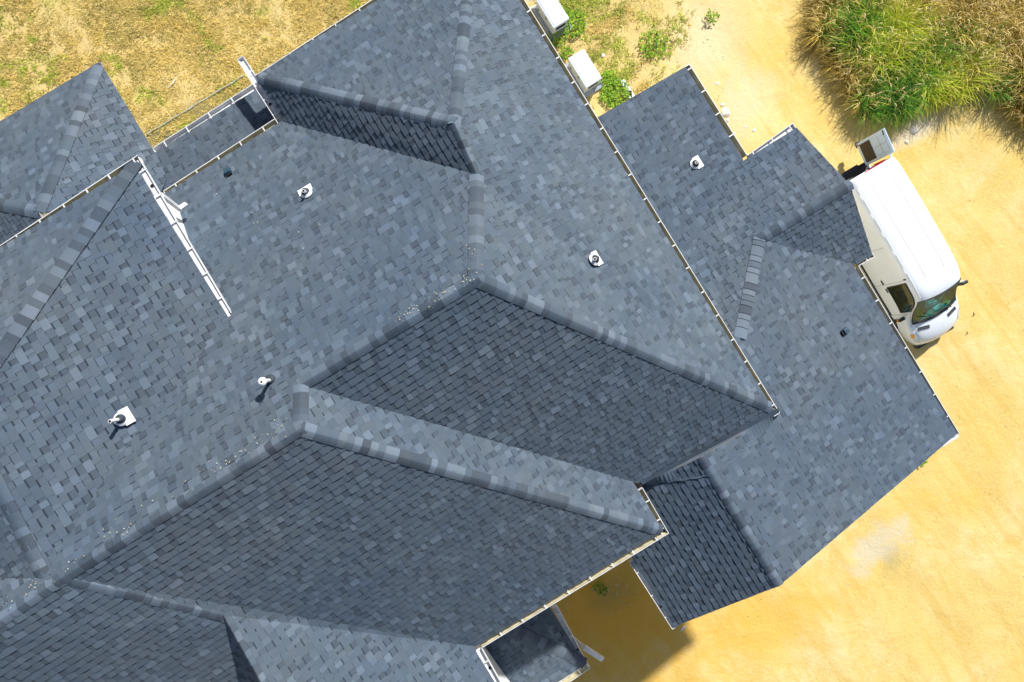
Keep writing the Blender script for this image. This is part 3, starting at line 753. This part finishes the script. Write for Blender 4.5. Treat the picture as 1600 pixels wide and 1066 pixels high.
# ------------------------------------------------------------------ generators on pads
M_GEN = worn('cabinet_paint', (.62, .69, .80), .45, .04, 2); M_GEN2 = worn('cabinet_base', (.50, .53, .52), .5, .08, 3); M_CON = worn('pad_concrete', (.30, .33, .37), .9, .12, 6, bump=.3)
M_GRILL = mat('grille', (.035, .03, .025), .6)
ANG = math.atan2(E2.y, E2.x)
def cabinet(px, py, lab, lab2):
    c = P(px, py, H-.73); c.z = 0
    pd = MB(); pd.box((.02, .03, .045), (1.42, .86, .11)); pad = pd.build('concrete_pad', M_CON, bevel=.01, loc=c, rz=ANG, label=lab2, cat='concrete pad', group='grey concrete pads under the white cabinets')
    r = empty('generator', c+Vector((0, 0, .10)), ANG, label=lab, cat='generator', group='white generator cabinets behind the house')
    b = MB(); b.box((0, 0, .28), (1.16, .60, .56)); b.build('housing', M_GEN2, r, bevel=.03)
    l = MB(); l.box((0, 0, .60), (1.22, .65, .10)); l.box((0, 0, .655), (1.16, .58, .03), taper=.92); l.build('lid', M_GEN, r, bevel=.035)
    for s in (1, -1):
        gbk = MB(); gbk.box((s*.583, 0, .38), (.012, .42, .22)); gr = gbk.build('grille', M_GRILL, r)
        sl = MB()
        for i in range(6): sl.box((s*.592, 0, .30+i*.033), (.014, .40, .008))
        sl.build('slats', M_GRILL, gr)
        fr = MB()
        for yy in (-.225, .225): fr.box((s*.59, yy, .38), (.02, .03, .27))
        for zz in (.257, .503): fr.box((s*.59, 0, zz), (.02, .42, .026))
        fr.build('grille_frame', M_GEN, r)
    pl_ = MB(); pl_.box((.1, -.305, .44), (.12, .012, .05)); pl_.box((-.4, -.305, .2), (.1, .012, .08)); pl_.build('latch', M_GRILL, r)
    return r
cabinet(863, 14, 'white cabinet generator cut by the top of the picture', 'grey concrete pad under the upper white cabinet')
cabinet(914, 107, 'white cabinet generator seen whole between gutter and weeds', 'grey concrete pad under the lower white cabinet')
m = MB(); a = P(846, 3, H-.3); b = P(832, 12, H-.3); m.tube([a+Vector((.2, .05, 0)), a, b, b+Vector((-.2, -.1, 0))], [.03]*4, 10); a2 = a+Vector((0, .12, .05)); m.tube([a2, a2+Vector((-.5, -.1, 0))], [.025]*2, 10)
tag(m.build('conduit', M_WHITE), 'white conduit running from the upper cabinet towards the wall', 'conduit')

# ------------------------------------------------------------------ small things on the ground
M_ROCK = worn('pale_rock', (.66, .62, .55), .9, .2, 14, bump=.4)
def rock(px, py, s, label, group='pale stones on the sand'):
    c = P(px, py, H-.02); bm = bmesh.new(); bmesh.ops.create_icosphere(bm, subdivisions=2, radius=s)
    for v in bm.verts:
        v.co *= random.uniform(.78, 1.15); v.co.z *= .55; v.co.x *= 1.0+.3*math.sin(px)
    me = bpy.data.meshes.new('rock'); bm.to_mesh(me); bm.free(); me.materials.append(M_ROCK)
    o = link('rock', me, loc=c, rz=random.random()*6, label=label, cat='stone', group=group); return o
rock(1134, 176, .17, 'largest pale stone beside the wing gutter'); rock(1129, 164, .09, 'pale stone just above the largest stone')
rock(1137, 188, .07, 'pale stone touching the gutter below the largest stone'); rock(1121, 131, .07, 'pale stone highest beside the wing gutter')
rock(1165, 198, .06, 'small stone left of the pair near the inner gutter corner'); rock(1178, 204, .08, 'round stone right of the pair near the inner gutter corner')
rock(1147, 209, .06, 'small stone beside the wing gutter nearest its inner corner')
rock(942, 87, .09, 'white stone alone in bare soil right of the lower white cabinet', 'pale stones in the patchy grass')
rock(1428, 203, .14, 'white chalky lump below the tall grass', 'chalky lumps below the tall grass'); rock(1417, 222, .08, 'smaller chalky lump nearer the van door', 'chalky lumps below the tall grass')
mb = MB()
for _ in range(150):
    px, py = random.choice([(1160, 165), (1150, 190), (1120, 130), (1100, 90), (1165, 160), (960, 920), (975, 935), (1180, 215)]); x = px+random.gauss(0, 20); y = py+random.gauss(0, 24)
    c = P(x, y, H-.01); s = random.uniform(.012, .04)
    mb.box(c, (s*1.3, s, s*.6), (Vector((math.cos(x), math.sin(x), 0)), Vector((-math.sin(x), math.cos(x), 0)), Vector((0, 0, 1))), taper=.6)
for _ in range(900):
    x = random.uniform(880, 1600); y = random.uniform(0, 1066); c = P(x, y, H-.008); s = random.uniform(.008, .022)
    mb.box(c, (s*1.3, s, s*.6), (Vector((math.cos(x), math.sin(x), 0)), Vector((-math.sin(x), math.cos(x), 0)), Vector((0, 0, 1))), mi=random.randint(0, 1), taper=.6)
tag(mb.build('gravel', [M_ROCK, worn('dark_pebble', (.16, .11, .05), .9, .3, 9)]), 'loose pebbles strewn over the yellow sand', 'gravel', kind='stuff')
M_WOOD = worn('bleached_wood', (.62, .58, .48), .9, .15, 9); M_DWOOD = worn('dark_twig', (.16, .11, .05), .9, .2, 9)
m = MB(); m.tube([P(1417, 808, H-.02), P(1411, 825, H-.03), P(1404, 842, H-.02)], [.010, .016, .012], 7); m.build('stick', M_WOOD, label='thin bleached stick on the pale patch of sand', cat='stick')
m = MB(); m.tube([P(1046, 62, H-.03), P(1052, 66, H-.04), P(1060, 60, H-.03)], [.012, .018, .012], 7); m.build('stick', M_DWOOD, label='dark bent stick in the patchy grass', cat='stick')
m = MB(); m.tube([P(262, 138, H-.05), P(270, 130, H-.07), P(276, 120, H-.05)], [.02, .03, .02], 7); m.build('stick', M_WOOD, label='grey branch lying in the dry lawn', cat='stick')
for px, py, lb in ((1521, 492, 'dark twig scrap right of the van nose'), (1510, 521, 'lowest dark twig scrap near the van nose')):
    m = MB(); m.tube([P(px, py-4, H-.02), P(px+2, py, H-.05), P(px-3, py+4, H-.02)], [.012, .016, .01], 6); m.build('twig', M_DWOOD, label=lb, cat='twig', group='dark twig scraps by the van')
m = MB(); m.bar(P(1064, 986, H-.03), P(1070, 978, H-.03), .07, .03); m.build('litter', M_WHITE, label='small white scrap lying below the wing eave', cat='litter')
# edging strip beside the lower left roof
M_EDGE = worn('weathered_edging', (.34, .36, .29), .9, .35, 9, bump=.4); m = MB(); prev = None
for i in range(22):
    t = i/21; q_ = P(230+152*t, 210-92*t, H-.05)+Vector((0, .012*math.sin(i*1.3), 0)); 
    if prev: m.bar(prev, q_, .03+.012*math.sin(i*2.1), .07)
    prev = q_
m.build('edging', M_EDGE, label='thin weathered edging strip between dry lawn and muddy strip', cat='edging')

# ------------------------------------------------------------------ the van
M_VAN = mat('white_paint', (.76, .81, .87), .22); M_VAN.node_tree.nodes['Principled BSDF'].inputs['Coat Weight'].default_value = .4
_n = N(M_VAN); _n.l(_n.ramp(_n.noise(_n.coord(), 1.7, 5, .7), [(.3, (.70, .76, .82)), (.7, (.77, .82, .88))]), _n.b.inputs['Base Color'])
M_VB = mat('black_plastic', (.02, .022, .026), .5); M_TYRE = mat('tyre', (.02, .02, .02), .85); M_RIM = mat('rim', (.45, .46, .48), .35, .8)
M_AMB = mat('amber_lens', (.75, .30, .02), .2); M_RED = mat('red_lens', (.5, .01, .04), .25); M_LENS = mat('clear_lens', (.65, .68, .7), .1)
M_SEAM = mat('panel_gap', (.22, .24, .25), .7); M_RIB = mat('roof_sealant', (.74, .75, .76), .5); M_GREY = mat('inner_panel', (.46, .60, .80), .5); M_SEAT = mat('seat_cloth', (.05, .06, .06), .9)
M_VG = bpy.data.materials.new('tinted_glass'); M_VG.use_nodes = True
_t = M_VG.node_tree; _t.nodes.remove(_t.nodes['Principled BSDF'])
_tr = _t.nodes.new('ShaderNodeBsdfTransparent'); _tr.inputs[0].default_value = (.15, .56, .58, 1)
_gl = _t.nodes.new('ShaderNodeBsdfGlossy'); _gl.inputs['Roughness'].default_value = .03; _gl.inputs[0].default_value = (.9, 1, 1, 1)
_fr = _t.nodes.new('ShaderNodeFresnel'); _fr.inputs[0].default_value = 1.5
_mx = _t.nodes.new('ShaderNodeMixShader'); _mx.inputs[0].default_value = .10; _t.links.new(_tr.outputs[0], _mx.inputs[1]); _t.links.new(_gl.outputs[0], _mx.inputs[2]); _t.links.new(_mx.outputs[0], _t.nodes['Material Output'].inputs[0])

rear = EW(13.03, 1.42); front = EW(12.87, 7.92)
hd = (front-rear).normalized()
van = empty('van', rear, math.atan2(hd.y, hd.x), label='white high roof cargo van with one rear door swung open', cat='van')
ST = [  # x, half width, half roof width, bottom z, belt z, top z
 (0.00, .96, .80, .50, 1.30, 2.44), (.05, 1.00, .84, .42, 1.30, 2.50), (.35, 1.03, .88, .40, 1.30, 2.52), (2.0, 1.04, .89, .40, 1.30, 2.54),
 (3.4, 1.04, .88, .40, 1.30, 2.53), (4.1, 1.04, .87, .40, 1.30, 2.49), (4.45, 1.04, .85, .40, 1.30, 2.42), (4.70, 1.035, .82, .40, 1.28, 2.30),
 (5.05, 1.03, .84, .40, 1.25, 1.84), (5.50, 1.02, .87, .40, 1.16, 1.30), (5.85, 1.00, .85, .40, 1.02, 1.17), (6.15, .95, .78, .40, .86, 1.02), (6.34, .86, .66, .42, .70, .84), (6.42, .74, .52, .46, .58, .68)]
xsST = [s[0] for s in ST]
def stat(x):
    x = max(0, min(xsST[-1], x)); i = max(j for j in range(len(ST)-1) if xsST[j] <= x+1e-9)
    t = (x-xsST[i])/(xsST[i+1]-xsST[i])
    def tan(j, k):
        if j <= 0 or j >= len(ST)-1:
            a, b = (0, 1) if j <= 0 else (len(ST)-2, len(ST)-1); return (ST[b][k]-ST[a][k])/(xsST[b]-xsST[a])
        d0 = (ST[j][k]-ST[j-1][k])/(xsST[j]-xsST[j-1]); d1 = (ST[j+1][k]-ST[j][k])/(xsST[j+1]-xsST[j])
        return 0 if d0*d1 <= 0 else 2*d0*d1/(d0+d1)
    h = xsST[i+1]-xsST[i]; out = []
    for k in range(1, 6):
        p0, p1 = ST[i][k], ST[i+1][k]; m0, m1 = tan(i, k)*h, tan(i+1, k)*h
        out.append((2*t**3-3*t*t+1)*p0+(t**3-2*t*t+t)*m0+(-2*t**3+3*t*t)*p1+(t**3-t*t)*m1)
    return out
def prof(x):
    w_, wr, zb, ze, zt = stat(x)
    return [(0, zb), (w_-.10, zb), (w_-.02, zb+.06), (w_, zb+.25 if zb+.25 < ze else (zb+ze)/2), (w_-.005, ze), (w_*.45+wr*.55, ze*.45+zt*.55 if zt-ze > .5 else ze*.4+zt*.6),
            (wr+.01, zt-min(.20, (zt-ze)*.35)), (wr-.05, zt-min(.08, (zt-ze)*.15)), (wr-.16, zt-.02*min(1, (zt-ze))), (wr*.45, zt+.015), (0, zt+.022)]
NP = 10
def S(x, s, side=1, off=0.0):
    def pt(x_, s_):
        pr = prof(x_); i = min(int(s_), NP-1); t = s_-i
        y = pr[i][0]*(1-t)+pr[i+1][0]*t; z = pr[i][1]*(1-t)+pr[i+1][1]*t
        b = max(0, min(1, (x_-3.9)/1.2)); return Vector((x_-.20*b*(y)**2, y, z))
    p_ = pt(x, s)
    if off:
        e = .02; du = pt(min(x+e, 6.42), s)-pt(max(x-e, 0), s); dv = pt(x, min(s+e, NP))-pt(x, max(s-e, 0))
        nrm = du.cross(dv)
        if nrm.length > 1e-9:
            nrm.normalize()
            if nrm.z < 0 and s > 4 or nrm.y < 0 and s <= 4: nrm = -nrm
            p_ = p_+nrm*off
    return Vector((p_.x, p_.y*side, p_.z))
XS = sorted(set([0, .02, .05, .12, .2, .35]+[.35+i*.25 for i in range(14)]+[3.85, 4.0, 4.2, 4.35, 4.45, 4.58, 4.70, 4.80, 4.9, 5.0, 5.10, 5.2, 5.3, 5.4, 5.47, 5.55, 5.65, 5.75, 5.85, 5.95, 6.05, 6.15, 6.22, 6.28, 6.34, 6.38, 6.42]))
SS = [0, 1, 2, 3, 4, 4.15, 4.5, 5, 5.5, 5.85, 6, 6.5, 7, 7.5, 8, 8.5, 9, 9.5, 10]
def hole(xm, sm, side):
    if 4.70 < xm < 5.47 and sm > 6.5: return True                      # windscreen
    if 3.85 < xm < 5.0 and 4.15 < sm < 5.85: return xm < 4.9 or sm < 5.5   # side windows
    if sm > 0 and sm < 3 and False: return True
    return False
mb = MB()
for side in (1, -1):
    gridp = [[S(x, s, side) for s in SS] for x in XS]
    ns = len(SS); vs = [p_ for row in gridp for p_ in row]; fs = []
    for i in range(len(XS)-1):
        for j in range(ns-1):
            if hole((XS[i]+XS[i+1])/2, (SS[j]+SS[j+1])/2, side): continue
            q_ = (i*ns+j, (i+1)*ns+j, (i+1)*ns+j+1, i*ns+j+1); fs.append(q_ if side == -1 else q_[::-1])
    # rear edge frame: the load opening stays dark
    mb.add(vs, fs)
    nose = [S(6.42, s, side) for s in SS]; c0 = Vector((6.43, 0, .57)); mb.add(nose+[c0], [(k, k+1, len(SS)) if side == 1 else (k+1, k, len(SS)) for k in range(len(SS)-1)])
body = mb.build('body', M_VAN, van, smooth=True)
bpy.context.view_layer.objects.active = body
bm = bmesh.new(); bm.from_mesh(body.data); bmesh.ops.remove_doubles(bm, verts=bm.verts, dist=.0005); bmesh.ops.recalc_face_normals(bm, faces=bm.faces); bm.to_mesh(body.data); bm.free()
def patchm(name, x0, x1, s0, s1, side, off, m_, nx=8, nsn=6, parent=van, shape=None, **k):
    b = MB(); vs = []
    for i in range(nx+1):
        for j in range(nsn+1):
            a, c = i/nx, j/nsn
            x = x0+(x1-x0)*a; s = s0+(s1-s0)*c
            if shape: x, s = shape(a, c)
            vs.append(S(x, s, side, off))
    b.add(vs, [((i*(nsn+1)+j), ((i+1)*(nsn+1)+j), ((i+1)*(nsn+1)+j+1), (i*(nsn+1)+j+1)) for i in range(nx) for j in range(nsn)])
    return b.build(name, m_, parent, smooth=True, **k)
# windscreen: one mesh over both halves
b = MB(); vs = []; sr = [6.4, 7, 7.5, 8, 8.5, 9, 9.5, 10]
cols_ = [(s, 1) for s in sr]+[(s, -1) for s in sr[-2::-1]]
for i in range(9):
    x = 4.69+(5.49-4.69)*i/8
    for s, sd_ in cols_: vs.append(S(x, s, sd_, .012))
nc = len(cols_); b.add(vs, [(i*nc+j, (i+1)*nc+j, (i+1)*nc+j+1, i*nc+j+1) for i in range(8) for j in range(nc-1)])
ws = b.build('windscreen', M_VG, van, smooth=True)
def strip(pts, wd, name, m_, parent=van, up=Vector((0, 0, 1)), **k):
    b = MB()
    for a_, c_ in zip(pts[:-1], pts[1:]): b.bar(a_, c_, wd, .012, up=up)
    return b.build(name, m_, parent, **k)
rim = [S(4.69, s, sd_, .016) for s, sd_ in cols_]; rimb = [S(5.50, s, sd_, .018) for s, sd_ in cols_]
b = MB()
for r_, wd in ((rim, .035), (rimb, .09)):
    for a_, c_ in zip(r_[:-1], r_[1:]): b.bar(a_, c_, wd, .012)
for sd_ in (1, -1):
    e_ = [S(4.69+.81*i/6, 6.45, sd_, .014) for i in range(7)]
    for a_, c_ in zip(e_[:-1], e_[1:]): b.bar(a_, c_, .04, .012)
b.build('windscreen_seal', M_VB, ws)
# wipers
for k_, (y0, y1) in enumerate(((.55, -.15), (-.1, -.75))):
    b = MB(); a_ = Vector((5.50, y0, 1.36)); c_ = Vector((5.36, y1, 1.50)); b.bar(a_, c_, .028, .02); b.bar(a_+Vector((-.02, -.1, .03)), Vector((5.28, (y0+y1)/2-.1, 1.60)), .02, .02); b.build('wiper', M_VB, van)
# cab interior
b = MB(); b.box((5.18, 0, 1.16), (.50, 1.8, .12)); b.box((5.40, 0, 1.10), (.30, 1.75, .1)); b.box((5.0, 0, 1.0), (.3, 1.6, .2)); b.build('dashboard', mat('dash', (.05, .30, .28), .6), van)
b = MB(); b.box((5.22, .18, 1.232), (.20, .30, .02), (Vector((.9, .43, 0)), Vector((-.43, .9, 0)), Vector((0, 0, 1)))); b.box((5.12, -.05, 1.236), (.16, .24, .012)); b.build('papers', mat('paper', (.55, .80, .85), .6), van)
b = MB(); b.box((5.2, -.5, 1.235), (.30, .36, .016)); b.box((5.25, .62, 1.235), (.2, .3, .014), (Vector((.8, .6, 0)), Vector((-.6, .8, 0)), Vector((0, 0, 1)))); b.build('folder', mat('folder', (.45, .33, .08), .7), van)
for y in (.48, -.42):
    b = MB(); b.box((4.4, y, .9), (.5, .5, .16)); b.box((4.12, y, 1.3), (.14, .48, .75)); b.box((4.10, y, 1.78), (.1, .26, .2)); b.build('seat', M_SEAT, van, bevel=.04)
b = MB(); b.box((3.7, 0, 1.4), (.05, 1.8, 1.9)); b.box((4.6, 0, .45), (2.0, 1.96, .05)); b.box((5.55, 0, .8), (.05, 1.8, .7)); b.build('bulkhead', M_SEAT, van)
b = MB(); b.lathe((4.92, .48, 1.22), [(.17, 0), (.19, .015), (.17, .03)], 20, ax=(Vector((.5, 0, .86)), Vector((0, 1, 0)), Vector((.86, 0, -.5)))); b.build('steering_wheel', M_VB, van)
# side windows
for sd_ in (1, -1):
    shp = lambda a, c: (3.83+(5.02-3.83)*a, (4.12+.10*0)+(5.88-4.12-.35*max(0, (a-.55)/.45))*c)
    o = patchm('side_window', 0, 0, 0, 0, sd_, .010, M_VG, shape=shp)
    b = MB()
    loop = [S(*shp(a/8, 0), sd_, .014) for a in range(9)]+[S(*shp(1, c/5), sd_, .014) for c in range(6)]+[S(*shp(1-a/8, 1), sd_, .014) for a in range(9)]+[S(*shp(0, 1-c/5), sd_, .014) for c in range(6)]
    for a_, c_ in zip(loop[:-1], loop[1:]):
        if (a_-c_).length > 1e-4: b.bar(a_, c_, .03, .03)
    b.build('window_seal', M_VB, o)
    # door seams
    for x0 in (3.72, 5.12, 2.45):
        if x0 == 2.45 and sd_ == 1: continue
        pts = [S(x0, 2.2+i*.25, sd_, .004) for i in range(15)]
        b = MB()
        for a_, c_ in zip(pts[:-1], pts[1:]): b.bar(a_, c_, .012, .008, up=Vector((1, 0, 0)))
        b.build('door_seam', M_SEAM, body)
    for x0 in (3.62, 3.95):
        b = MB(); p1, p2 = S(x0, 4.02, sd_, .03), S(x0+.02, 4.55, sd_, .03); 
        b.bar(S(x0-.09, 4.0, sd_, .03), S(x0+.09, 4.0, sd_, .03), .035, .03); b.build('door_handle', M_VB, van, bevel=.008)
    # rub strip and arch trims
    b = MB(); pts = [S(.3+i*.3, 3.0, sd_, .012) for i in range(17)]
    for a_, c_ in zip(pts[:-1], pts[1:]): b.bar(a_, c_, .02, .10)
    b.build('side_trim', M_VB, van)
    # mirror
    mr = MB(); c_ = Vector((4.98, sd_*1.24, 1.42)); mr.box(c_, (.12, .22, .34)); mr.bar(Vector((5.02, sd_*1.0, 1.30)), c_, .05, .05); o = mr.build('mirror', M_VB, van, bevel=.03)
    mg = MB(); mg.box(c_+Vector((-.064, 0, 0)), (.006, .17, .27)); mg.build('mirror_glass', M_LENS, o)
    ml = MB(); ml.box(c_+Vector((.0, sd_*.10, .05)), (.10, .03, .05)); ml.build('indicator', M_AMB, o)
    # headlight
    hl = patchm('headlight', 0, 0, 0, 0, sd_, .012, M_LENS, shape=lambda a, c: (5.95+.32*a, 4.2+c*(2.0-.6*a)))
    patchm('turn_signal', 0, 0, 0, 0, sd_, .020, M_AMB, shape=lambda a, c: (5.93+.14*a, 4.1+c*(1.2-.7*a)), parent=hl)
    # bonnet vents
    b = MB()
    p0_ = S(5.78, 9.05, sd_, .010); p1_ = S(5.76, 7.55, sd_, .010); ax1 = (p1_-p0_).normalized(); up_ = Vector((.3, 0, 1)).normalized()
    b.bar(p0_, p1_, .12, .012, up=up_)
    o = b.build('bonnet_vent', M_VB, van); b = MB()
    for i in range(6):
        q_ = p0_.lerp(p1_, (i+.5)/6); b.box(q_+Vector((0, 0, .010)), (.11, .012, .01))
    b.build('vent_slats', M_SEAM, o)
    # taillight
    b = MB(); b.box((-.005, sd_*.93, 1.35), (.05, .10, .6)); b.build('taillight', M_RED, van, bevel=.012)
# roof ribs and gutter lines
for sd_ in (1, -1):
    for s in (7.35, 9.1):
        b = MB(); pts = [S(.35+i*.3, s, sd_, .004) for i in range(13 if s != 7.35 else 15)]
        for a_, c_ in zip(pts[:-1], pts[1:]): b.bar(a_, c_, .022 if s > 8 else .018, .014)
        b.build('roof_rib', M_RIB, body)
    for x0 in (.55, 1.25, 1.95, 2.65, 3.35):
        if sd_ == 1: continue
        b = MB(); b.bar(S(x0, 7.05, sd_, .008), S(x0+.18, 7.05, sd_, .008), .03, .012); b.build('roof_mount', M_VAN, body)
# high brake light, rear frame, bumper, interior
b = MB(); b.bar((-.012, .38, 2.44), (-.012, -.30, 2.44), .03, .04); b.build('brake_light', M_RED, van)
b = MB(); b.box((.10, 0, 2.34), (.14, 1.55, .16)); b.box((.06, 0, .52), (.12, 1.8, .14)); b.box((1.6, 0, .47), (3.0, 1.85, .05)); b.build('rear_frame', M_VAN, van)
b = MB(); b.box((-.10, 0, .50), (.30, 2.02, .20)); b.box((-.24, 0, .52), (.14, 1.4, .12)); b.build('rear_bumper', M_VB, van, bevel=.04)
b = MB(); b.box((6.36, 0, .42), (.22, 1.5, .26)); b.build('front_bumper', M_VB, van, bevel=.06)
b = MB(); b.box((1.9, 0, 1.4), (3.55, .02, 1.7)); b.box((.5, -.6, .8), (.7, .5, .5)); b.box((.6, .4, .65), (.5, .6, .25)); b.build('cargo', M_SEAT, van)
# closed right rear door and open left rear door (hinged on its outer edge)
def rdoor(parent, name, hinge, ax, out, label=None):
    up = Vector((0, 0, 1)); W_ = .86; z0, z1 = .55, 2.36; c = hinge+ax*W_/2+up*(z0+z1)/2
    b = MB(); b.box(c, (W_, .055, z1-z0), (ax, out, up)); o = b.build(name, M_GREY if label else M_VAN, van, bevel=.03, label=label); return o, c, W_
HL_ = Vector((0.0, .93, 0)); HR_ = Vector((0.0, -.93, 0))
o, c, W_ = rdoor(van, 'rear_door', HR_, Vector((0, 1, 0)), Vector((1, 0, 0)))
b = MB(); b.box(c+Vector((-.03, 0, .45)), (.012, .62, .6)); b.build('door_window', M_GLASSW, o)
axd = Vector((-1, .12, 0)).normalized(); inn = Vector((-.12, -1, 0)).normalized()
o, c, W_ = rdoor(van, 'rear_door', HL_+Vector((-.10, .0, 0)), axd, inn, 'open rear door showing its grey inner panel')
up = Vector((0, 0, 1)); ax3 = (axd, inn, up)
b = MB(); b.box(c+inn*.032+up*.42, (.60, .016, .72), ax3); o2 = b.build('inner_panel', M_GREY, o, bevel=.006)
b = MB(); b.box(c+inn*.042+up*.42, (.56, .004, .012), ax3); b.box(c+inn*.042+up*.42, (.012, .004, .68), ax3); b.build('panel_crease', M_SEAM, o2)
b = MB(); b.box(c+inn*.034-up*.40, (.68, .014, .66), ax3); b.build('dark_recess', mat('recess', (.045, .032, .018), .8), o, bevel=.01)
b = MB(); b.lathe(c+inn*.03-up*.80+axd*.34, [(.035, 0), (.035, .012)], 14, ax=(axd, up, inn)); b.build('reflector', M_RED, o)
b = MB(); b.box(c+axd*.32+up*.80+inn*.034, (.13, .016, .04), ax3); b.box(c+axd*.25+up*.77+inn*.034, (.03, .016, .05), ax3); b.build('top_latch', M_VB, o)
b = MB(); b.box(c+axd*.46-up*.82, (.05, .10, .12), ax3); b.box(c+axd*.36-up*.93, (.14, .08, .05), ax3); b.build('lower_latch', M_VB, o)
for z in (.75, 2.1):
    b = MB(); b.bar(HL_+up*z+Vector((.02, -.02, 0)), HL_+Vector((-.14, 0, 0))+up*z, .05, .06); b.build('hinge', M_VAN, o)
# wheels
for x in (1.15, 5.15):
    for sd_ in (1, -1):
        ax = (Vector((1, 0, 0)), Vector((0, 0, 1)), Vector((0, sd_, 0)))
        b = MB(); b.lathe((x, sd_*.80, .35), [(.22, 0), (.33, .01), (.35, .04), (.35, .20), (.33, .23), (.22, .235)], 28, ax=ax)
        o = b.build('wheel', M_TYRE, van, smooth=False); b = MB(); b.lathe((x, sd_*.80, .35), [(.22, .1), (.22, .23), (.19, .225), (.07, .19), (.05, .24), (.0, .24)], 20, ax=ax); b.build('rim', M_RIM, o)
